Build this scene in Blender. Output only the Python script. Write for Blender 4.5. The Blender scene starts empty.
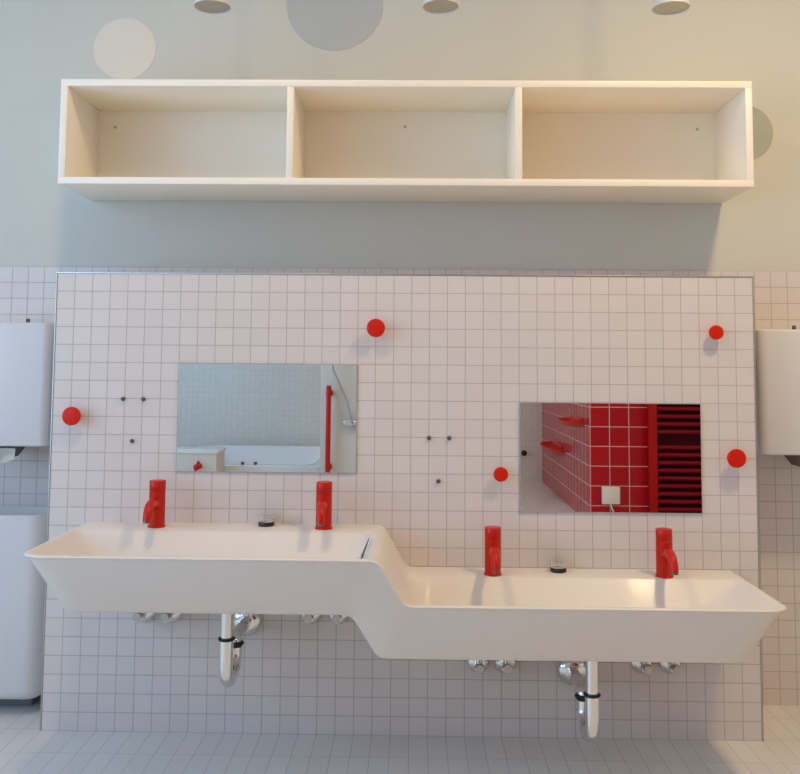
import bpy, bmesh, math, random
from mathutils import Vector, Matrix
PI = math.pi
S = bpy.context.scene
COL = S.collection

# ------------------------------------------------------------------ materials
def newmat(name):
    m = bpy.data.materials.new(name); m.use_nodes = True
    nt = m.node_tree
    return m, nt, nt.nodes['Principled BSDF']

def plain(name, col, rough=.5, metal=0., coat=0., bump=0., bscale=60., var=0., spec=.5):
    m, nt, b = newmat(name)
    b.inputs['Roughness'].default_value = rough
    b.inputs['Metallic'].default_value = metal
    b.inputs['Coat Weight'].default_value = coat
    b.inputs['Coat Roughness'].default_value = .08
    b.inputs['Specular IOR Level'].default_value = spec
    tc = nt.nodes.new('ShaderNodeTexCoord')
    no = nt.nodes.new('ShaderNodeTexNoise'); no.inputs['Scale'].default_value = bscale
    no.inputs['Detail'].default_value = 3
    nt.links.new(tc.outputs['Object'], no.inputs['Vector'])
    mx = nt.nodes.new('ShaderNodeMix'); mx.data_type = 'RGBA'
    nt.links.new(no.outputs['Fac'], mx.inputs['Factor'])
    c0 = tuple(max(0, c * (1 - var)) for c in col); c1 = tuple(min(1, c * (1 + var)) for c in col)
    mx.inputs[6].default_value = (*c0, 1); mx.inputs[7].default_value = (*c1, 1)
    nt.links.new(mx.outputs[2], b.inputs['Base Color'])
    if bump:
        bp = nt.nodes.new('ShaderNodeBump'); bp.inputs['Strength'].default_value = bump
        bp.inputs['Distance'].default_value = .002
        nt.links.new(no.outputs['Fac'], bp.inputs['Height'])
        nt.links.new(bp.outputs['Normal'], b.inputs['Normal'])
    return m

def tiled(name, axes, off, w, h, mortar, c1, c2, grout, rough=.3, bump=.35, smooth=.15, wob=.0, spec=.5):
    m, nt, b = newmat(name)
    b.inputs['Specular IOR Level'].default_value = spec
    tc = nt.nodes.new('ShaderNodeTexCoord')
    sp = nt.nodes.new('ShaderNodeSeparateXYZ'); nt.links.new(tc.outputs['Object'], sp.inputs[0])
    cb = nt.nodes.new('ShaderNodeCombineXYZ')
    nt.links.new(sp.outputs['XYZ'.index(axes[0])], cb.inputs[0])
    nt.links.new(sp.outputs['XYZ'.index(axes[1])], cb.inputs[1])
    mp = nt.nodes.new('ShaderNodeMapping'); mp.inputs['Location'].default_value = (-off[0] + 20 * w, -off[1] + 60 * h, 0)
    nt.links.new(cb.outputs[0], mp.inputs['Vector'])
    br = nt.nodes.new('ShaderNodeTexBrick'); br.offset = 0; br.squash = 1
    br.inputs['Scale'].default_value = 1
    br.inputs['Brick Width'].default_value = w; br.inputs['Row Height'].default_value = h
    br.inputs['Mortar Size'].default_value = mortar; br.inputs['Mortar Smooth'].default_value = smooth
    br.inputs['Bias'].default_value = 0
    br.inputs['Color1'].default_value = (*c1, 1); br.inputs['Color2'].default_value = (*c2, 1)
    br.inputs['Mortar'].default_value = (*grout, 1)
    nt.links.new(mp.outputs[0], br.inputs['Vector'])
    nt.links.new(br.outputs['Color'], b.inputs['Base Color'])
    # glazed tiles, dull grout
    mr = nt.nodes.new('ShaderNodeMapRange'); mr.inputs['To Min'].default_value = rough; mr.inputs['To Max'].default_value = .85
    nt.links.new(br.outputs['Fac'], mr.inputs['Value']); nt.links.new(mr.outputs[0], b.inputs['Roughness'])
    inv = nt.nodes.new('ShaderNodeMath'); inv.operation = 'SUBTRACT'; inv.inputs[0].default_value = 1
    nt.links.new(br.outputs['Fac'], inv.inputs[1])
    # gentle unevenness of the glaze
    no = nt.nodes.new('ShaderNodeTexNoise'); no.inputs['Scale'].default_value = 14
    nt.links.new(tc.outputs['Object'], no.inputs['Vector'])
    ad = nt.nodes.new('ShaderNodeMath'); ad.operation = 'MULTIPLY_ADD'; ad.inputs[1].default_value = wob
    nt.links.new(no.outputs['Fac'], ad.inputs[0]); nt.links.new(inv.outputs[0], ad.inputs[2])
    bp = nt.nodes.new('ShaderNodeBump'); bp.inputs['Strength'].default_value = bump; bp.inputs['Distance'].default_value = .0012
    nt.links.new(ad.outputs[0], bp.inputs['Height']); nt.links.new(bp.outputs['Normal'], b.inputs['Normal'])
    return m

TW, TG = (.66, .605, .578), (.45, .405, .39)
TW2 = (.685, .63, .603)
def tiles3(name, offx, offy, offz, w=.05, h=.05, mortar=.0012, c1=TW, c2=TW2, g=TG, **k):
    return [tiled(name + '_x', 'YZ', (offy, offz), w, h, mortar, c1, c2, g, **k),
            tiled(name + '_y', 'XZ', (offx, offz), w, h, mortar, c1, c2, g, **k),
            tiled(name + '_z', 'XY', (offx, offy), w, h, mortar, c1, c2, g, **k)]

M = {}
M['panel'] = tiles3('panel_tile', -.975, 0, 1.25)
M['wall_tile'] = tiles3('wall_tile', -1.2215, .27, 1.297)
M['rear_tile'] = tiles3('rear_tile', 0, 0, 1.295, c1=(.67, .65, .58), c2=(.70, .68, .605), g=(.59, .575, .52), mortar=.0016)
RC = dict(w=.1225, h=.1235, mortar=.0022, c1=(.43, .006, .014), c2=(.47, .008, .016), g=(.72, .55, .52), rough=.16, bump=.3, spec=.2)
M['red_tile'] = tiles3('red_tile', 1.152, -3.309, 0, **RC)
M['floor'] = [tiled('floor_tile', 'XY', (-.975, -.138), .05, .15, .0012, (.69, .67, .635), (.72, .70, .665), (.54, .52, .49), rough=.38, bump=.3, wob=.15)]
M['paint'] = plain('wall_paint', (.585, .585, .525), .75, bump=.05, bscale=220, var=.015)
M['white_paint'] = plain('white_paint', (.72, .74, .73), .8, bump=.04, bscale=200, var=.01)
M['grey_panel'] = plain('grey_board', (.66, .635, .57), .5, bump=.05, bscale=40, var=.03)
M['laminate'] = plain('white_laminate', (.88, .825, .715), .42, var=.012, bscale=9)
M['mineral'] = plain('mineral_basin', (.72, .68, .635), .46, coat=.08, var=.01, bscale=6)
M['red'] = plain('red_enamel', (.52, .012, .002), .34, coat=.08, var=.03, spec=.25)
M['red_plastic'] = plain('red_plastic', (.62, .014, .002), .36, coat=.08, var=.03, spec=.25)
M['red_metal'] = plain('red_lacquered_steel', (.42, .004, .006), .36, var=.03, spec=.2)
M['shaded_rail_red'] = plain('shaded_red_rails', (.24, .004, .007), .45, spec=.15, var=.03)  # red of the posts darkened in the colour, for rails in shadow
M['gap_shade'] = plain('maroon_gap_shade', (.06, .002, .004), .6, spec=.1, var=.05)  # near-black red, shade between the rails put into the colour
M['chrome'] = plain('chrome', (.80, .80, .79), .12, 1, var=.02)
M['steel'] = plain('brushed_steel', (.50, .48, .45), .4, 1, var=.06, bscale=90)
M['black'] = plain('black_rubber', (.012, .010, .009), .45, var=.1)
M['darkmetal'] = plain('dark_fixing', (.12, .12, .12), .4, .6, var=.1)
M['seal'] = plain('grey_silicone', (.42, .41, .39), .5, var=.04)
M['white_plastic'] = plain('white_plastic', (.66, .65, .65), .36, var=.008, bscale=8)
M['beige_dark'] = plain('dark_outlet', (.10, .075, .05), .5, var=.05)
M['bin_shade'] = plain('grey_bin_shade', (.22, .24, .26), .6, var=.06)  # dark grey painted as the shadow below the bin
M['paper'] = plain('paper_towel', (.80, .78, .72), .9, bump=.3, bscale=130, var=.03)
M['tub'] = plain('white_acrylic', (.76, .77, .74), .22, coat=.3, var=.008)
M['dot_cream'] = plain('cream_dot', (.72, .67, .58), .75, var=.012)
M['dot_blue'] = plain('grey_blue_dot', (.45, .475, .47), .75, var=.012)
M['dot_green'] = plain('grey_green_dot', (.38, .415, .36), .75, var=.012)
M['wood_frame'] = plain('white_window_frame', (.8, .8, .78), .4, var=.01)
M['socket'] = plain('ivory_plastic', (.80, .76, .66), .4, var=.01)

def mirror_mat():
    m, nt, b = newmat('mirror_silver')
    b.inputs['Base Color'].default_value = (.86, .88, .87, 1); b.inputs['Metallic'].default_value = 1
    b.inputs['Roughness'].default_value = .006
    return m
M['mirror'] = mirror_mat()
def glass_mat(name, ior, tint=(1, 1, 1)):
    m, nt, b = newmat(name)
    b.inputs['Base Color'].default_value = (*tint, 1); b.inputs['Transmission Weight'].default_value = 1
    b.inputs['Roughness'].default_value = .02; b.inputs['IOR'].default_value = ior
    return m
M['clear'] = glass_mat('clear_glass', 1.22)
def pane_mat():
    m, nt, b = newmat('window_pane')
    out = nt.nodes['Material Output']
    tr = nt.nodes.new('ShaderNodeBsdfTransparent'); tr.inputs[0].default_value = (.94, .97, .97, 1)
    gl = nt.nodes.new('ShaderNodeBsdfGlossy'); gl.inputs['Roughness'].default_value = .02
    fr = nt.nodes.new('ShaderNodeFresnel'); fr.inputs[0].default_value = 1.45
    mx = nt.nodes.new('ShaderNodeMixShader')
    nt.links.new(fr.outputs[0], mx.inputs[0]); nt.links.new(tr.outputs[0], mx.inputs[1]); nt.links.new(gl.outputs[0], mx.inputs[2])
    nt.links.new(mx.outputs[0], out.inputs['Surface'])
    return m
M['pane'] = pane_mat()
def emit(name, col, s):
    m, nt, b = newmat(name)
    b.inputs['Base Color'].default_value = (.9, .88, .82, 1)
    b.inputs['Emission Color'].default_value = (*col, 1); b.inputs['Emission Strength'].default_value = s
    return m
M['lamp_glow'] = emit('opal_lamp_glass', (1, .83, .60), 6)

# ------------------------------------------------------------------ mesh helpers
def finish(name, bm, mats, parent=None, loc=(0, 0, 0), smooth=True, angle=38):
    bmesh.ops.recalc_face_normals(bm, faces=bm.faces[:])
    me = bpy.data.meshes.new(name); bm.to_mesh(me); bm.free()
    for m in (mats if isinstance(mats, list) else [mats]): me.materials.append(m)
    if smooth:
        for p in me.polygons: p.use_smooth = True
        me.set_sharp_from_angle(angle=math.radians(angle))
    o = bpy.data.objects.new(name, me); COL.objects.link(o)
    o.location = loc
    if parent: o.parent = parent
    return o

def thing(name, label, cat, loc=(0, 0, 0), group=None, rot=(0, 0, 0)):
    o = bpy.data.objects.new(name, None); COL.objects.link(o)
    o.location = loc; o.rotation_euler = rot; o.empty_display_size = .05
    return tag(o, label, cat, group)

def tag(o, label, cat, group=None):
    o['label'] = label; o['category'] = cat
    if group: o['group'] = group
    return o

def struct(o):
    o['kind'] = 'structure'; return o

def copy_thing(src, loc, label, group=None):
    r = src.copy(); COL.objects.link(r); r.location = loc; r['label'] = label
    if group: r['group'] = group
    for ch in list(src.children):
        c = ch.copy(); COL.objects.link(c); c.parent = r
        for g in list(ch.children):
            d = g.copy(); COL.objects.link(d); d.parent = c
    return r

def box(bm, x0, x1, y0, y1, z0, z1, bev=0., seg=2, vert_bev=0., vseg=6, skip_back=False):
    r = bmesh.ops.create_cube(bm, size=1)
    vs = r['verts']
    for v in vs:
        v.co = Vector(((x0 + x1) / 2 + v.co.x * (x1 - x0), (y0 + y1) / 2 + v.co.y * (y1 - y0), (z0 + z1) / 2 + v.co.z * (z1 - z0)))
    es = list({e for v in vs for e in v.link_edges})
    if vert_bev:
        ve = [e for e in es if abs(e.verts[0].co.z - e.verts[1].co.z) > 1e-6 and (not skip_back or e.verts[0].co.y < (y0 + y1) / 2)]
        res = bmesh.ops.bevel(bm, geom=ve, offset=vert_bev, segments=vseg, profile=.5, affect='EDGES')
        es = [e for e in bm.edges if e.is_valid and len(e.link_faces) == 2 and e.calc_face_angle(0) > 1.0]
        if bev: bmesh.ops.bevel(bm, geom=es, offset=bev, segments=seg, profile=.5, affect='EDGES')
    elif bev:
        bmesh.ops.bevel(bm, geom=es, offset=bev, segments=seg, profile=.5, affect='EDGES')
    return bm

def bx(*a, **k):
    return box(bmesh.new(), *a, **k)

def axis_box(name, x0, x1, y0, y1, z0, z1, mats3):
    """A box of the room whose faces take the tile material of their own direction."""
    bm = bx(x0, x1, y0, y1, z0, z1)
    bmesh.ops.recalc_face_normals(bm, faces=bm.faces[:])
    for f in bm.faces:
        n = f.normal
        f.material_index = max(range(3), key=lambda i: abs(n[i])) if len(mats3) == 3 else 0
    return struct(finish(name, bm, list(mats3), smooth=False))

def lathe(bm, prof, seg=32, axis='Z', at=(0, 0, 0)):
    """prof: (radius, height) list, closed at both ends."""
    rings = []
    for r, h in prof:
        ring = []
        for i in range(seg):
            a = 2 * PI * i / seg
            c, s = math.cos(a) * r, math.sin(a) * r
            p = {'Z': (c, s, h), 'Y': (c, h, s), 'X': (h, c, s)}[axis]
            ring.append(bm.verts.new(Vector(p) + Vector(at)))
        rings.append(ring)
    for a, b in zip(rings, rings[1:]):
        for i in range(seg):
            j = (i + 1) % seg
            bm.faces.new((a[i], a[j], b[j], b[i]))
    bm.faces.new(rings[0][::-1]); bm.faces.new(rings[-1])
    return bm

def tube(bm, pts, r, seg=14, cap=True):
    pts = [Vector(p) for p in pts]
    rs = r if isinstance(r, (list, tuple)) else [r] * len(pts)
    t0 = (pts[1] - pts[0]).normalized()
    up = Vector((0, 0, 1)) if abs(t0.z) < .9 else Vector((1, 0, 0))
    n = t0.cross(up).normalized(); rings = []
    for i, p in enumerate(pts):
        t = (pts[min(i + 1, len(pts) - 1)] - pts[max(i - 1, 0)]).normalized()
        n = (n - t * n.dot(t)).normalized(); b = t.cross(n)
        rings.append([bm.verts.new(p + (n * math.cos(2 * PI * k / seg) + b * math.sin(2 * PI * k / seg)) * rs[i]) for k in range(seg)])
    for a, c in zip(rings, rings[1:]):
        for k in range(seg):
            j = (k + 1) % seg
            bm.faces.new((a[k], a[j], c[j], c[k]))
    if cap:
        bm.faces.new(rings[0][::-1]); bm.faces.new(rings[-1])
    return bm

def spline(keys, n=8):
    k = [Vector(p) for p in keys]; k = [k[0] * 2 - k[1]] + k + [k[-1] * 2 - k[-2]]
    out = []
    for i in range(1, len(k) - 2):
        for j in range(n):
            t = j / n
            out.append(.5 * ((2 * k[i]) + (k[i + 1] - k[i - 1]) * t + (2 * k[i - 1] - 5 * k[i] + 4 * k[i + 1] - k[i + 2]) * t * t
                             + (-k[i - 1] + 3 * k[i] - 3 * k[i + 1] + k[i + 2]) * t ** 3))
    out.append(k[-2])
    return out

# ------------------------------------------------------------------ the room
XL, XR, YF, YB, H = -2.6, 2.4, .27, -5.44, 2.7
axis_box('floor', XL, XR, YB, YF + .1, -.1, 0, M['floor'])
axis_box('ceiling', XL - .1, XR + .1, YB - .1, YF + .1, H, H + .1, [M['white_paint']])
axis_box('wall_back', XL - .1, XR + .1, YF, YF + .1, 0, H, [M['paint']])
axis_box('wall_back_tiles', XL, XR, YF - .006, YF, 0, 1.297, M['wall_tile'])
axis_box('wall_right', XR, XR + .1, YB - .1, YF, 0, H, [M['white_paint']])
axis_box('wall_front', XL, XR, YB - .1, YB, 0, H, M['rear_tile'])
# left wall with two window openings
def left_wall():
    bm = bmesh.new(); x0, x1 = XL - .1, XL
    ys = [YB - .1, -4.9, -3.3, -2.5, -.5, YF]; zs = (.40, 2.40)
    box(bm, x0, x1, ys[0], ys[-1], 0, zs[0]); box(bm, x0, x1, ys[0], ys[-1], zs[1], H)
    for a, b in ((0, 1), (2, 3), (4, 5)): box(bm, x0, x1, ys[a], ys[b], zs[0], zs[1])
    struct(finish('wall_left', bm, M['white_paint'], smooth=False))
    for n, (y0, y1) in enumerate(((ys[1], ys[2]), (ys[3], ys[4]))):
        f = bmesh.new(); w = .055
        box(f, x0 + .02, x0 + .07, y0, y1, zs[0], zs[0] + w, .004); box(f, x0 + .02, x0 + .07, y0, y1, zs[1] - w, zs[1], .004)
        for yy in (y0, (y0 + y1) / 2 - w / 2, y1 - w): box(f, x0 + .021, x0 + .069, yy, yy + w, zs[0] + w, zs[1] - w, .004)
        fr = struct(finish('window_%d' % (n + 1), f, M['wood_frame']))
        p = bx(x0 + .042, x0 + .048, y0 + .02, y1 - .02, zs[0] + .02, zs[1] - .02)
        finish('window_pane', p, M['pane'], fr, smooth=False)
        finish('window_sill', bx(x0 - .02, x1 + .06, y0 - .03, y1 + .03, zs[0] - .03, zs[0], .006), M['wood_frame'], fr)
left_wall()

# tiled half-height wall that carries the basin
axis_box('wall_washbasin', -.975, .975, 0, YF - .006, 0, 1.25, M['panel'])
t = .004
struct(finish('trim_1', bx(-.979, .979, -.0012, .012, 1.25, 1.2545, .0008), M['steel']))
struct(finish('trim_2', bx(-.979, -.975, -.0012, .012, 0, 1.25, .0008), M['steel']))
struct(finish('trim_3', bx(.975, .979, -.0012, .012, 0, 1.25, .0008), M['steel']))
# red tiled block and screen at the other end of the room (seen in the mirrors)
axis_box('wall_red_tiles', 1.146, XR, YB, -3.309, 0, H, M['red_tile'])
struct(finish('wall_partition', bx(-.579, -.08, -3.60, -3.50, 0, 2.0, .004), M['grey_panel']))

# ------------------------------------------------------------------ wall dots
def dot(x, z, r, mat, label):
    bm = lathe(bmesh.new(), [(r, .0), (r, -.0012)], 64, 'Y')
    tag(finish('wall_dot', bm, mat, loc=(x, YF - .0002, z)), label, 'wall decal', 'painted wall dots')
dot(-.894, 1.995, .100, M['dot_cream'], 'cream white round dot on the wall above the left end of the shelf')
dot(-.227, 2.146, .154, M['dot_blue'], 'large grey blue round dot high on wall, cut by the top of the picture')
dot(1.061, 1.731, .088, M['dot_green'], 'grey green round dot half hidden behind the right end of the shelf')

# ------------------------------------------------------------------ open shelf
sh = thing('wall_shelf', 'long white three-compartment open shelf hung on the wall above the tiles', 'shelf', (0, .268, 1.507))
L, T, Hh, D = .986, .0195, .304, .268
lam = M['laminate']
finish('top_panel', bx(-L, L, -D, 0, Hh - T, Hh, .001), lam, sh)
finish('bottom_panel', bx(-L, L, -D, 0, 0, T, .001), lam, sh)
for s in (-1, 1):
    finish('side_panel', bx(s * L - T * (s > 0), s * L + T * (s < 0), -D, 0, T, Hh - T, .0008), lam, sh)
    finish('divider', bx(s * .3255 - T / 2, s * .3255 + T / 2, -D + .001, -.006, T, Hh - T, .0008), lam, sh)
sbp = finish('back_panel', bx(-L + T, L - T, -.006, 0, T, Hh - T), lam, sh)
for x, z in ((-.914, 1.739), (-.001, 1.744), (.911, 1.740)):
    finish('screw', lathe(bmesh.new(), [(.0045, 0), (.0045, -.001), (.003, -.0022)], 16, 'Y', (x, -.006, z - 1.507)), M['steel'], sbp)

# ------------------------------------------------------------------ two-level washbasin
def basin():
    rimk = [(-.10, .561), (-.078, .561), (-.062, .5605), (-.050, .557), (-.040, .549), (-.024, .521), (-.008, .491), (.006, .4665), (.015, .4545), (.026, .4495), (.048, .449), (.085, .449)]
    botk = [(-.165, .420), (-.140, .420), (-.122, .4195), (-.112, .4165), (-.103, .4085), (-.091, .3890), (-.077, .3635), (-.063, .338), (-.053, .322), (-.042, .312), (-.024, .3095), (0, .3095)]
    ridge = [.088, .012, .004, .003, .003, .003, .003, .004, .010, .026, .058, .088]
    NS, NE, NA = 9, 5, 7
    ZL, ZR = .561, .449
    def ring(x0, x1, yf, yb, rf, rb, tt, dz=0., dep=0., ridged=False):
        keys = [(b[0] + (r[0] - b[0]) * tt, b[1] + (r[1] - b[1]) * tt) for r, b in zip(rimk, botk)]
        ds = ridge if ridged else [dep] * len(keys)
        zl, zr = keys[0][1], keys[-1][1]
        st = [(x0 + rf + (keys[0][0] - x0 - rf) * i / NS, zl - dep) for i in range(NS)]
        st += [(k[0], k[1] - d) for k, d in zip(keys, ds)]
        st += [(keys[-1][0] + (x1 - rf - keys[-1][0]) * i / NS, zr - dep) for i in range(1, NS + 1)]
        P = []
        for i in range(NA):                                   # back-left corner
            a = PI / 2 * i / (NA - 1); P.append((x0 + rb - rb * math.sin(a), yb - rb + rb * math.cos(a), zl - dep))
        for i in range(1, NE): P.append((x0, yb - rb + (yf + rf - yb + rb) * i / NE, zl - dep))
        for i in range(NA - 1):
            a = PI / 2 * i / (NA - 1); P.append((x0 + rf - rf * math.cos(a), yf + rf - rf * math.sin(a), zl - dep))
        i0 = len(P)
        for x, z in st: P.append((x, yf, z))
        i1 = len(P) - 1
        for i in range(1, NA):
            a = PI / 2 * i / (NA - 1); P.append((x1 - rf + rf * math.sin(a), yf + rf - rf * math.cos(a), zr - dep))
        for i in range(1, NE): P.append((x1, yf + rf + (yb - rb - yf - rf) * i / NE, zr - dep))
        for i in range(NA):
            a = PI / 2 * i / (NA - 1); P.append((x1 - rb + rb * math.cos(a), yb - rb + rb * math.sin(a), zr - dep))
        j0 = len(P)
        for x, z in st[::-1][1:-1]: P.append((x, yb, z))
        n = len(P); zs = [keys[0][1]] * n                       # level that sets how far the leaning front comes out
        kz = [keys[0][1]] * NS + [k[1] for k in keys] + [keys[-1][1]] * NS
        for q, z in enumerate(kz): zs[i0 + q] = z
        for q in range(i1 + 1, j0): zs[q] = keys[-1][1]
        for q, z in enumerate(kz[::-1][1:-1]): zs[j0 + q] = z
        sc = [(.455 - .40 * (.561 - z)) / .440 for z in zs]
        return [(x, y * k, z + dz) for (x, y, z), k in zip(P, sc)], i0, i1, j0
    B = -.0006
    lv = [ring(-.772, .806, -.420, B, .040, .002, 0, 0),
          ring(-.780, .814, -.430, B, .046, .002, 0, .001),
          ring(-.787, .820, -.437, B, .050, .002, .012, .0015),
          ring(-.793, .825, -.440, B, .053, .002, .05, .001),
          ring(-.858, .889, -.440, B, .060, .002, .91, 0),
          ring(-.866, .898, -.440, B, .056, .002, .965, 0),
          ring(-.869, .902, -.440, B, .054, .002, 1, -.0035),
          ring(-.868, .901, -.439, B, .053, .002, 1, -.0012),
          ring(-.865, .898, -.436, B, .051, .002, 1, 0),
          ring(-.859, .892, -.428, -.112, .048, .012, 1, 0),
          ring(-.854, .887, -.422, -.118, .046, .014, 1, -.003),
          ring(-.757, .785, -.376, -.150, .050, .045, 1, 0, .080, True),
          ring(-.737, .765, -.356, -.170, .050, .045, 1, 0, .088, True)]
    bm = bmesh.new()
    V = [[bm.verts.new(p) for p in l[0]] for l in lv]
    n = len(V[0])
    for a, b in zip(V, V[1:]):
        for i in range(n):
            j = (i + 1) % n
            bm.faces.new((a[i], a[j], b[j], b[i]))
    for k, (pts, i0, i1, j0) in ((0, lv[0]), (len(lv) - 1, lv[-1])):   # close underside and bowl floors
        R = V[k]
        front = list(range(i0, i1 + 1)); back = [0] + list(range(n - 1, j0 - 1, -1)) + [j0 - 1]
        for q in range(len(front) - 1):
            bm.faces.new((R[front[q]], R[front[q + 1]], R[back[q + 1]], R[back[q]]))
        bm.faces.new([R[i] for i in range(0, i0 + 1)])
        bm.faces.new([R[i] for i in range(i1, j0)])
    return bm
bs = thing('washbasin', 'long cream white two-level trough basin stepping down to the right, on tiled wall', 'washbasin', (0, 0, .332))
b0 = finish('basin_body', basin(), M['mineral'], bs, (0, 0, -.332), angle=50)
for x, z in ((-.42, .4735), (.47, .3615)):
    finish('drain', lathe(bmesh.new(), [(.032, 0), (.032, .002), (.024, .003), (.010, .0015)], 28, 'Z', (x, -.26, z - .332)), M['chrome'], bs)
sl = bmesh.new()
tube(sl, [(-.0800, -.17, .2235), (-.0835, -.25, .219), (-.0875, -.335, .2135)], [.0012, .0022, .0028], 8)
tube(sl, [(-.0850, -.27, .2115), (-.0905, -.330, .2045)], [.001, .0024], 8)
o = finish('crease_shade', sl, M['darkmetal'], bs); o['label'] = 'dark thin strips drawn as the shaded crease of the bowl end'  # dark strips painting the shade along the crease of the bowl end wall

# ------------------------------------------------------------------ red taps
def make_tap(loc, label):
    tp = thing('tap', label, 'tap', loc, 'red taps')
    red = M['red']
    finish('base_ring', lathe(bmesh.new(), [(.0235, 0), (.0235, .004), (.0225, .005)], 32), red, tp)
    finish('body', lathe(bmesh.new(), [(.0215, .005), (.0215, .094), (.0208, .0948)], 32), red, tp)
    h = lathe(bmesh.new(), [(.0206, .0948), (.0216, .0962), (.0216, .1220), (.0205, .1235), (.016, .1239)], 32)
    finish('handle', h, red, tp)
    pts = spline([(0, -.010, .058), (0, -.030, .066), (0, -.052, .069), (0, -.072, .064), (0, -.086, .049), (0, -.092, .029)], 6)
    spout = finish('spout', tube(bmesh.new(), pts, [.0135 - .0025 * i / (len(pts) - 1) for i in range(len(pts))], 18), red, tp)
    a = tube(bmesh.new(), [(0, -.0918, .0295), (0, -.0930, .0245)], .0098, 16)
    finish('aerator', a, M['darkmetal'], spout)
    return tp
tap0 = make_tap((-.656, -.07, .5612), 'leftmost red tap, on the upper basin near its left end')
copy_thing(tap0, (-.2065, -.07, .5612), 'red tap on the upper basin just below the right edge of left mirror')
copy_thing(tap0, (.2445, -.084, .4492), 'red tap at the left end of the lower basin, left of the right mirror')
copy_thing(tap0, (.697, -.084, .4492), 'rightmost red tap, on the lower basin below the radiator reflection')

# ------------------------------------------------------------------ clear tumblers with dark base
def make_tumbler(loc, label):
    g = thing('glass_tumbler', label, 'tumbler', loc, 'clear tumblers on the basin ledge')
    finish('base', lathe(bmesh.new(), [(.0195, 0), (.0215, .0025), (.0215, .009), (.0205, .0115)], 32), M['black'], g)
    finish('glass', lathe(bmesh.new(), [(.0205, .0117), (.0215, .013), (.0215, .030), (.0200, .0305), (.0196, .030), (.0196, .0155), (.006, .0145)], 40), M['clear'], g)
    return g
tum = make_tumbler((-.366, -.036, .5612), 'small clear cup with black base on the upper basin ledge between two taps')
copy_thing(tum, (.424, -.042, .4492), 'small clear cup with black base on the lower basin ledge under right mirror')

# ------------------------------------------------------------------ mirrors
def mirror(x0, x1, z0, z1, label):
    m = thing('mirror', label, 'mirror', ((x0 + x1) / 2, 0, z0), 'mirrors set in the tiles')
    w, h = (x1 - x0) / 2, z1 - z0
    finish('mirror_glass', bx(-w + .002, w - .002, -.0045, -.0008, .002, h - .002), M['mirror'], m, smooth=False)
    f = bmesh.new()
    for a in ((-w, w, 0, .002), (-w, w, h - .002, h), (-w, -w + .002, .002, h - .002), (w - .002, w, .002, h - .002)):
        box(f, a[0], a[1], -.0042, -.0006, a[2], a[3])
    finish('silicone_joint', f, M['seal'], m, smooth=False)
mirror(-.625, -.125, .70, 1.0, 'left mirror set flush in the tiles above the upper basin')
mirror(.325, .825, .60, .90, 'right mirror above the lower basin, reflecting a red tiled wall')

# ------------------------------------------------------------------ red knobs
def make_knob(r, d, loc, label):
    k = thing('coat_hook', label, 'hook', loc, 'red round wall hooks')
    finish('rosette', lathe(bmesh.new(), [(r * .55, 0), (r * .55, -.003), (r * .48, -.0045)], 28, 'Y'), M['red_plastic'], k)
    finish('stem', lathe(bmesh.new(), [(r * .38, -.0045), (r * .34, -.012), (r * .36, -d + .013)], 24, 'Y'), M['red_plastic'], k)
    pr = [(r * .36, -d + .013), (r * .84, -d + .0122)] + [(r * (.84 + .16 * math.sin(a)), -d + .012 - .006 * (1 - math.cos(a))) for a in (.5, 1.0, 1.57)]
    pr += [(r * (.86 + .14 * math.cos(a)), -d + .0045 - .0035 * math.sin(a)) for a in (.4, .8, 1.2, 1.57)] + [(r * .5, -d + .0002), (r * .2, -d)]
    finish('head', lathe(bmesh.new(), pr, 40, 'Y'), M['red_plastic'], k)
    return k
big = make_knob(.0258, .038, (-.0735, 0, 1.101), 'large red round hook on the tiles right of and above the left mirror')
copy_thing(big, (-.910, 0, .852), 'red round hook on the tiles near the far left edge')
copy_thing(big, (.9105, 0, .754), 'large red round hook right of the right mirror, lower of two')
small = make_knob(.0202, .030, (.864, 0, 1.096), 'small red round hook at the upper right of the tiles')
copy_thing(small, (.2715, 0, .704), 'small red round hook on the tiles just left of the right mirror')

# ------------------------------------------------------------------ small fixings left in the tiles
fx = lathe(bmesh.new(), [(.0058, 0), (.0058, -.003), (.0042, -.0045), (.003, -.010)], 14, 'Y')
f0 = tag(finish('wall_screw', fx, M['darkmetal'], loc=(-.779, 0, .899)), 'small screw left of the left mirror, upper left of its three', 'screw', 'bare screws in the tiles')
for x, z, lb in ((-.722, .899, 'small screw left of the left mirror, upper right of its three'),
                 (-.750, .783, 'small screw left of the left mirror, lowest of its three'),
                 (.075, .799, 'small screw between the mirrors, upper left of its three'),
                 (.131, .799, 'small screw between the mirrors, upper right of its three'),
                 (.102, .681, 'small screw between the mirrors, lowest of its three')):
    c = f0.copy(); COL.objects.link(c); c.location = (x, 0, z); c['label'] = lb

# ------------------------------------------------------------------ valves under the basin
def make_valve(loc, label):
    v = thing('angle_valve', label, 'valve', loc, 'chrome angle valves under the basin')
    ch = M['chrome']
    finish('rosette', lathe(bmesh.new(), [(.029, 0), (.029, -.003), (.025, -.009), (.013, -.013)], 32, 'Y'), ch, v)
    bm = lathe(bmesh.new(), [(.011, -.012), (.011, -.05), (.013, -.05), (.013, -.064), (.010, -.066)], 24, 'Y')
    lathe(bm, [(.009, .008), (.009, .040), (.0115, .041), (.0115, .055), (.006, .056)], 20, 'Z', (0, -.045, 0))
    finish('valve_body', bm, ch, v)
    k = bmesh.new()
    tube(k, [(0, -.065, .004), (0, -.078, .004)], [.0125, .0115], 8)
    finish('knob', k, M['steel'], v)
    tube_pts = [(0, -.045, .054), (0, -.045, .075)]
    finish('riser_pipe', tube(bmesh.new(), tube_pts, .005, 12), ch, v)
    return v
VZ, VW = .321, .2085
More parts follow.
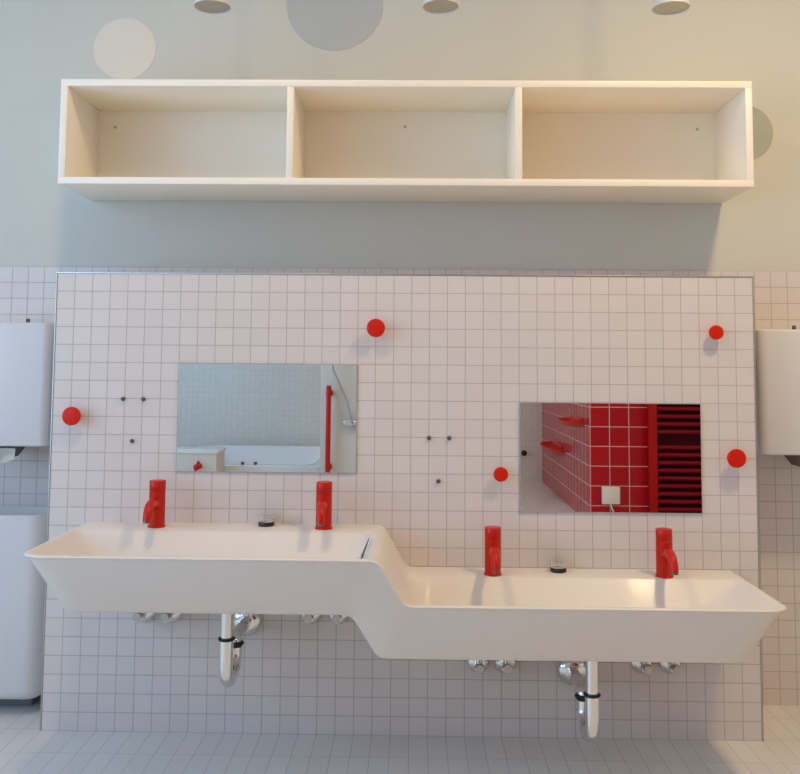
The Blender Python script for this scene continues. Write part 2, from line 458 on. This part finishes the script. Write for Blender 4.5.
v0 = make_valve((-.700, 0, VZ), 'chrome valve under the upper basin, leftmost of all the valves')
for x, z, lb in ((-.626, VZ, 'chrome valve under the upper basin, second from the left'),
                 (-.244, VZ + .002, 'chrome valve under the upper basin, just right of the left drain trap'),
                 (-.168, VZ + .002, 'chrome valve under the upper basin, beside the step down'),
                 (.212, VW - .010, 'chrome valve under the lower basin, nearest the step'),
                 (.285, VW - .009, 'chrome valve under the lower basin, just left of the right drain trap'),
                 (.653, VW - .006, 'chrome valve under the lower basin, just right of the right drain trap'),
                 (.730, VW - .006, 'chrome valve under the lower basin, rightmost of all the valves')):
    copy_thing(v0, (x, 0, z), lb)

# ------------------------------------------------------------------ drain traps
def make_trap(loc, zb, label):
    """loc at the wall outlet; the tail pipe hangs from the basin zb above it."""
    tr = thing('drain_trap', label, 'drain trap', loc, 'chrome drain traps under the basin')
    ch = M['chrome']
    finish('rosette', lathe(bmesh.new(), [(.040, 0), (.040, -.004), (.034, -.013), (.019, -.018)], 36, 'Y'), ch, tr)
    P0, P1 = -.28, -.165
    pc, pr = (P0 + P1) / 2, (P1 - P0) / 2
    zl = -.046
    finish('tail_pipe', tube(bmesh.new(), [(0, P0, zb - .001), (0, P0, .070), (0, P0, .030)], .0148, 24), ch, tr)
    finish('drain_nut', tube(bmesh.new(), [(0, P0, zb - .0005), (0, P0, zb - .014)], [.024, .022], 24), ch, tr)
    ub = [(0, P0, .034), (0, P0, -.01)] + [(0, pc - pr * math.cos(a), zl + .012 - .046 * math.sin(a)) for a in [PI * i / 16 for i in range(17)]] + [(0, P1, -.02)]
    finish('u_bend', tube(bmesh.new(), ub, .0172, 24), ch, tr)
    finish('slip_nut', tube(bmesh.new(), [(0, P0, .036), (0, P0, .0325), (0, P0, .029)], [.0185, .0212, .0185], 24), M['black'], tr)['label'] = 'black slip nut'
    finish('return_nut', tube(bmesh.new(), [(0, P1, -.018), (0, P1, -.012), (0, P1, -.006)], [.0185, .0225, .0185], 24), M['black'], tr)
    arm = spline([(0, P1, -.014), (0, P1 + .003, -.004), (0, P1 + .014, .004), (0, P1 + .04, .004), (0, -.010, .0)], 7)
    finish('outlet_arm', tube(bmesh.new(), arm, .0155, 24), ch, tr)
    return tr
make_trap((-.419, 0, .300), .1192, 'chrome drain trap hanging under the upper left basin')
make_trap((.4665, 0, .180), .1287, 'chrome drain trap hanging under the lower right basin')

# ------------------------------------------------------------------ towel dispensers and bin
def make_dispenser(loc, label, lx):
    d = thing('paper_towel_dispenser', label, 'towel dispenser', loc, 'white towel dispensers')
    finish('body', bx(-.15, .15, -.185, 0, 0, .357, .006, 3, .022, 6, True), M['white_plastic'], d)
    finish('lock', lathe(bmesh.new(), [(.006, .356), (.006, .372), (.0045, .374)], 16, 'Z', (lx, -.06, 0)), M['darkmetal'], d)
    o = bmesh.new()
    vs = [o.verts.new(p) for p in ((-.040, -.15, .001), (.040, -.15, .001), (.040, -.03, .001), (-.040, -.03, .001),
                                   (-.014, -.12, -.040), (.014, -.12, -.040), (.014, -.05, -.040), (-.014, -.05, -.040))]
    for f in ((0, 1, 2, 3), (4, 5, 6, 7), (0, 1, 5, 4), (1, 2, 6, 5), (2, 3, 7, 6), (3, 0, 4, 7)): o.faces.new([vs[i] for i in f])
    finish('outlet', o, M['beige_dark'], d)['label'] = 'dark tapered towel outlet'
    return d
dp = make_dispenser((-1.174, YF - .006, .757), 'white towel dispenser on the wall at the left edge of the picture', .032)
make_dispenser((1.172, YF - .006, .753), 'white towel dispenser on the wall at the right edge of the picture', 0)
def paper():
    bm = bmesh.new(); rows = []
    rnd = random.Random(4)
    for j in range(9):
        row = []
        for i in range(13):
            u, v = i / 12, j / 8
            x = -.075 + .15 * u + .012 * v * math.sin(5 * u + 1)
            y = .010 * math.sin(9 * u + 2 * v) * v + .012 * v
            z = -.062 * v * (1 - .55 * abs(u - .45) * 1.5) + rnd.uniform(-.002, .002)
            row.append(bm.verts.new((x, y, z)))
        rows.append(row)
    for a, b in zip(rows, rows[1:]):
        for i in range(12): bm.faces.new((a[i], a[i + 1], b[i + 1], b[i]))
    bmesh.ops.solidify(bm, geom=bm.faces[:], thickness=.0008)
    return bm
tag(finish('paper_towel', paper(), M['paper'], loc=(-1.190, .088, .752)), 'crumpled white paper towel hanging out of the left dispenser', 'paper towel')

def bin_():
    b = thing('waste_bin', 'white rounded waste bin on the floor at left edge, below the towel dispenser', 'bin', (-1.195, .165, 0))
    bm = bx(-.175, .175, -.085, .085, .045, .562, 0, 2, .045, 8)
    top = [f for f in bm.faces if f.calc_center_median().z > .56]
    bot = [e for f in bm.faces if f.calc_center_median().z < .046 for e in f.edges]
    bmesh.ops.bevel(bm, geom=bot, offset=.026, segments=6, profile=.5, affect='EDGES')
    bm.faces.ensure_lookup_table()
    top = [f for f in bm.faces if f.calc_center_median().z > .56]
    bmesh.ops.inset_region(bm, faces=top, thickness=.005)
    ex = bmesh.ops.extrude_face_region(bm, geom=top)
    bmesh.ops.delete(bm, geom=top, context='FACES')
    for v in [g for g in ex['geom'] if isinstance(g, bmesh.types.BMVert)]: v.co.z -= .12
    finish('body', bm, M['white_plastic'], b, angle=50)
    finish('shade_plinth', bx(-.12, .12, .010, .080, 0, .047, .003), M['bin_shade'], b)  # added base, its dark grey stands in for the shadow under the bin
bin_()

# ------------------------------------------------------------------ hanging spotlights above the shelf
def make_spot(loc, label):
    s = thing('spotlight', label, 'spotlight', loc, 'hanging spotlights')
    hsg = lathe(bmesh.new(), [(.047, .006), (.0500, .0006), (.0515, 0), (.0522, .0008), (.0522, .004), (.047, .018), (.030, .050), (.014, .066), (.006, .070)], 40)
    finish('housing', hsg, M['white_plastic'], s)
    finish('reflector', lathe(bmesh.new(), [(.0485, .003), (.040, .020), (.028, .040), (.012, .046)], 36), M['steel'], s)
    finish('bulb', lathe(bmesh.new(), [(.004, .012), (.013, .014), (.016, .022), (.016, .034), (.010, .0405)], 24), M['white_plastic'], s)
    finish('suspension_rod', lathe(bmesh.new(), [(.004, .070), (.004, H - loc[2] - .02)], 12), M['white_plastic'], s)
    finish('ceiling_rose', lathe(bmesh.new(), [(.04, H - loc[2] - .022), (.045, H - loc[2] - .016), (.045, H - loc[2])], 28), M['white_plastic'], s)
    return s
sp = make_spot((-.543, -.05, 2.003), 'left hanging spotlight with silver reflector at the top edge')
copy_thing(sp, (.101, -.05, 2.005), 'middle hanging spotlight with silver reflector at the top edge')
copy_thing(sp, (.746, -.05, 2.002), 'right hanging spotlight with silver reflector at the top edge')

# ------------------------------------------------------------------ things at the far end, seen in the mirrors
# red towel radiator
rd = thing('towel_radiator', 'red ladder radiator on red tiles, reflected in the right mirror', 'radiator', (1.80, -3.309, .03))
for s in (-1, 1):
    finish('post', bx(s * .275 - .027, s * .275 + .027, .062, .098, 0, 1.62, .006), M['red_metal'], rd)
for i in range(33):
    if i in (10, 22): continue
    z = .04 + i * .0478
    finish('rail', tube(bmesh.new(), [(-.252, .080, z), (.252, .080, z)], .0125, 12), M['shaded_rail_red'], rd)
finish('back_panel', bx(-.248, .248, .030, .038, .02, 1.60, .003), M['gap_shade'], rd)  # added dark sheet that stands in for shade behind the rails
for s in (-1, 1):
    for z in (.25, 1.35):
        finish('bracket', lathe(bmesh.new(), [(.012, 0), (.012, .064)], 14, 'Y', (s * .275, 0, z)), M['red_metal'], rd)
# white junction box with its cord
jb = thing('junction_box', 'ivory square junction box on red tiles, reflected in the right mirror', 'junction box', (1.276, -3.309, .137))
finish('cover', bx(-.056, .056, .001, .03, 0, .11, .006), M['socket'], jb)
finish('cord', tube(bmesh.new(), spline([(.0, .015, .002), (.004, .016, -.02), (.018, .016, -.055), (.03, .012, -.10), (.031, .010, -.136)], 6), .0045, 10), M['socket'], jb)
# red trays on the side of the red block
def make_tray(loc, ln, label):
    tr = thing('wall_tray', label, 'tray', loc, 'red wall trays')
    def half(sc, z, inset):
        return [(-(.12 - inset) * math.sin(a) * sc if 0 < k < 16 else 0., (ln / 2 - inset) * math.cos(a) * sc, z) for k, a in enumerate([PI * k / 16 for k in range(17)])]
    bm = bmesh.new()
    rings = [[bm.verts.new(p) for p in half(*q)] for q in ((.7, 0, 0), (.95, .018, 0), (1, .034, 0), (1, .034, .008), (.93, .02, .012), (.68, .008, .012))]
    for a, b in zip(rings, rings[1:]):
        for i in range(16): bm.faces.new((a[i], a[i + 1], b[i + 1], b[i]))
    for r in (rings[0], rings[-1]): bm.faces.new(r)
    finish('dish', bm, M['red_plastic'], tr)
    finish('back_plate', bx(-.006, -.0005, -ln * .3, ln * .3, .0, .055, .002), M['red_plastic'], tr)
make_tray((1.146, -3.75, .600), .60, 'upper red tray on the side of the red tiles, reflected in right mirror')
make_tray((1.146, -4.60, .352), .80, 'lower red tray on the side of the red tiles, reflected in right mirror')
# dark knob on the far wall
dk = lathe(bmesh.new(), [(.018, 0), (.018, .006), (.010, .010), (.010, .03), (.024, .034), (.024, .048), (.018, .052)], 24, 'Y')
tag(finish('door_stop', dk, M['black'], loc=(.985, YB, .25)), 'dark round stop on the far wall, reflected at left of the right mirror', 'door stop')
# grab rail, shower set, raised tub, tiled tap box (left mirror)
gr = thing('grab_rail', 'vertical red grab rail, reflected at the right of the left mirror', 'grab rail', (-.523, -3.5, .30))
finish('bar', tube(bmesh.new(), [(0, .06, -.03), (0, .06, .56)], .0165, 20), M['red'], gr)
for z in (.03, .51):
    finish('bracket', lathe(bmesh.new(), [(.024, 0), (.024, .006), (.012, .008), (.012, .058)], 20, 'Y', (0, 0, z)), M['red'], gr)
sw = thing('shower_set', 'chrome shower mixer with hose, reflected at right edge of the left mirror', 'shower', (-.345, -3.5, .62))
mb = lathe(bmesh.new(), [(.022, -.075), (.024, -.07), (.024, .07), (.022, .075)], 24, 'X', (0, .05, 0))
lathe(mb, [(.012, 0), (.012, .045)], 16, 'Y', (-.05, 0, 0)); lathe(mb, [(.012, 0), (.012, .045)], 16, 'Y', (.05, 0, 0))
finish('mixer', mb, M['chrome'], sw)
finish('hose', tube(bmesh.new(), spline([(-.01, .06, -.02), (-.03, .075, .03), (-.065, .07, .16), (-.115, .07, .27), (-.155, .07, .36), (-.165, .075, .50), (-.13, .085, .60)], 8), .008, 10), M['steel'], sw)
hh = tube(bmesh.new(), [(-.13, .085, .58), (-.128, .088, .70)], [.011, .014], 16)
lathe(hh, [(.012, .088), (.04, .10), (.042, .118), (.036, .122)], 24, 'Y', (-.128, 0, .72))
finish('hand_shower', hh, M['chrome'], sw)
finish('holder', lathe(bmesh.new(), [(.018, 0), (.018, .01), (.010, .012), (.012, .075)], 16, 'Y', (-.13, 0, .62)), M['chrome'], sw)

def tub():
    bm = bmesh.new()
    x0, x1, y0, y1, z = -.60, .565, -1.55, 0, .30
    def rr(a, b, c, d, r, h):
        out = []
        for cx, cy, s in ((b - r, d - r, 0), (a + r, d - r, 1), (a + r, c + r, 2), (b - r, c + r, 3)):
            for k in range(7):
                an = PI / 2 * (s + k / 6); out.append(bm.verts.new((cx + r * math.cos(an), cy + r * math.sin(an), h)))
        return out
    rs = [rr(x0, x1, y0, y1, .03, 0), rr(x0, x1, y0, y1, .03, z - .006), rr(x0 + .006, x1 - .006, y0 + .006, y1 - .006, .03, z),
          rr(x0 + .07, x1 - .07, y0 + .07, y1 - .07, .12, z), rr(x0 + .08, x1 - .08, y0 + .08, y1 - .08, .12, z - .008),
          rr(x0 + .16, x1 - .16, y0 + .16, y1 - .16, .14, .11), rr(x0 + .20, x1 - .20, y0 + .2, y1 - .2, .14, .09)]
    for a, b in zip(rs, rs[1:]):
        for i in range(28):
            j = (i + 1) % 28; bm.faces.new((a[i], a[j], b[j], b[i]))
    bm.faces.new(rs[0]); bm.faces.new(rs[-1]); return bm
tb = thing('bathtub', 'low white tub at the far wall, reflected along the bottom of left mirror', 'bathtub', (-1.16, -3.80, 0))
finish('tub_shell', tub(), M['tub'], tb)
for x in (0, -.09):
    finish('valve_knob', lathe(bmesh.new(), [(.010, .299), (.010, .308), (.013, .310), (.013, .318), (.008, .320)], 20, 'Z', (x + .10, -.035, 0)), M['darkmetal'], tb)
bxo = thing('tap_pedestal', 'low white box with red tap, reflected at lower left of the left mirror', 'pedestal', (-1.62, -3.5, 0))
finish('box_body', bx(-.36, .36, -.26, 0, 0, .405, .004), M['grey_panel'], bxo)
finish('lid', bx(-.368, .368, -.268, .008, .4055, .423, .004), M['tub'], bxo)
rt = lathe(bmesh.new(), [(.022, 0), (.022, .005), (.016, .008), (.016, .04), (.021, .044), (.021, .065), (.016, .068)], 24, 'Y', (.245, 0, .325))
tube(rt, [(.245, .055, .335), (.258, .065, .362)], [.009, .008], 12)
tube(rt, spline([(.245, .03, .32), (.242, .065, .312), (.236, .085, .288)], 5), .010, 14)
finish('tap', rt, M['red'], bxo)['label'] = 'red tap'

# ------------------------------------------------------------------ ceiling lamps and daylight
def make_ceiling_lamp(loc, label):
    c = thing('ceiling_light', label, 'ceiling light', loc, 'round ceiling lights')
    finish('frame', lathe(bmesh.new(), [(.150, 0), (.158, -.006), (.158, -.03), (.150, -.034), (.132, -.034), (.130, -.030)], 40), M['steel'], c)
    finish('diffuser', lathe(bmesh.new(), [(.130, -.031), (.120, -.044), (.08, -.054), (.02, -.058)], 40), M['lamp_glow'], c)
    return c
def area(name, loc, rot, sx, sy, power, col, shape='RECTANGLE', spread=PI):
    l = bpy.data.lights.new(name, 'AREA'); l.shape = shape; l.size = sx
    if shape in ('RECTANGLE', 'ELLIPSE'): l.size_y = sy
    l.energy = power; l.color = col; l.spread = spread
    o = bpy.data.objects.new(name, l); COL.objects.link(o); o.location = loc; o.rotation_euler = rot
    return o
WARM = (1, .71, .38); COOL = (.44, .68, 1.0)
lamps = [((1.20, -.98, H), 42, 'warm ceiling light over the right side of the basin'),
         ((-.62, -1.05, H), 17, 'warm ceiling light over the left side of the basin'),
         ((.6, -4.5, H), 10, 'added unseen warm ceiling light that brightens the far end of the room')]  # third lamp is added out of view to brighten the far end
c0 = None
for loc, pw, lb in lamps:
    if c0 is None: c0 = make_ceiling_lamp(loc, lb)
    else: copy_thing(c0, loc, lb)
    area('ceiling_lamp_light', (loc[0], loc[1], H - .065), (0, 0, 0), .22, .22, pw, WARM, 'DISK')
area('daylight_near_window', (XL + .03, -1.5, 1.40), (0, -PI / 2, 0), 1.9, 1.9, 80, COOL)
area('daylight_far_window', (XL + .03, -4.1, 1.40), (0, -PI / 2, 0), 1.9, 1.5, 46, COOL)

w = bpy.data.worlds.new('sky'); S.world = w; w.use_nodes = True
bg = w.node_tree.nodes['Background']
sky = w.node_tree.nodes.new('ShaderNodeTexSky'); sky.sky_type = 'NISHITA'
sky.sun_disc = False; sky.sun_elevation = .7; sky.sun_rotation = 1.2
w.node_tree.links.new(sky.outputs[0], bg.inputs['Color']); bg.inputs['Strength'].default_value = .12

# ------------------------------------------------------------------ camera
pi_, ya, ro = map(math.radians, (4.39, .90, .46))
c, s = math.cos(ya), math.sin(ya); A = Matrix(((c, s, 0), (-s, c, 0), (0, 0, 1)))
c, s = math.cos(pi_), math.sin(pi_); Bm = Matrix(((1, 0, 0), (0, c, s), (0, -s, c)))
c, s = math.cos(ro), math.sin(ro); Dm = Matrix(((c, 0, s), (0, 1, 0), (-s, 0, c)))
R = Dm @ Bm @ A
cam = bpy.data.cameras.new('camera'); co = bpy.data.objects.new('camera', cam); COL.objects.link(co)
cam.sensor_fit = 'HORIZONTAL'; cam.sensor_width = 36; cam.lens = 912.5 * 36 / 800
cam.shift_y = -(387 - 294.4) / 800
cam.clip_start = .02
right, fwd, up = R[0], R[1], R[2]
mw = Matrix((right, up, -fwd)).transposed().to_4x4(); mw.translation = (.032, -2.551, 1.001)
co.matrix_world = mw
S.camera = co

vs = S.view_settings
S.display_settings.display_device = 'sRGB'
vs.view_transform = 'Standard'; vs.look = 'None'; vs.gamma = 1; vs.exposure = -0.74
vs.use_curve_mapping = False
S.cycles.use_denoising = True
S.cycles.max_bounces = 14; S.cycles.diffuse_bounces = 8; S.cycles.glossy_bounces = 6; S.cycles.transmission_bounces = 10
S.cycles.sample_clamp_indirect = 6
S.cycles.caustics_reflective = False; S.cycles.caustics_refractive = False
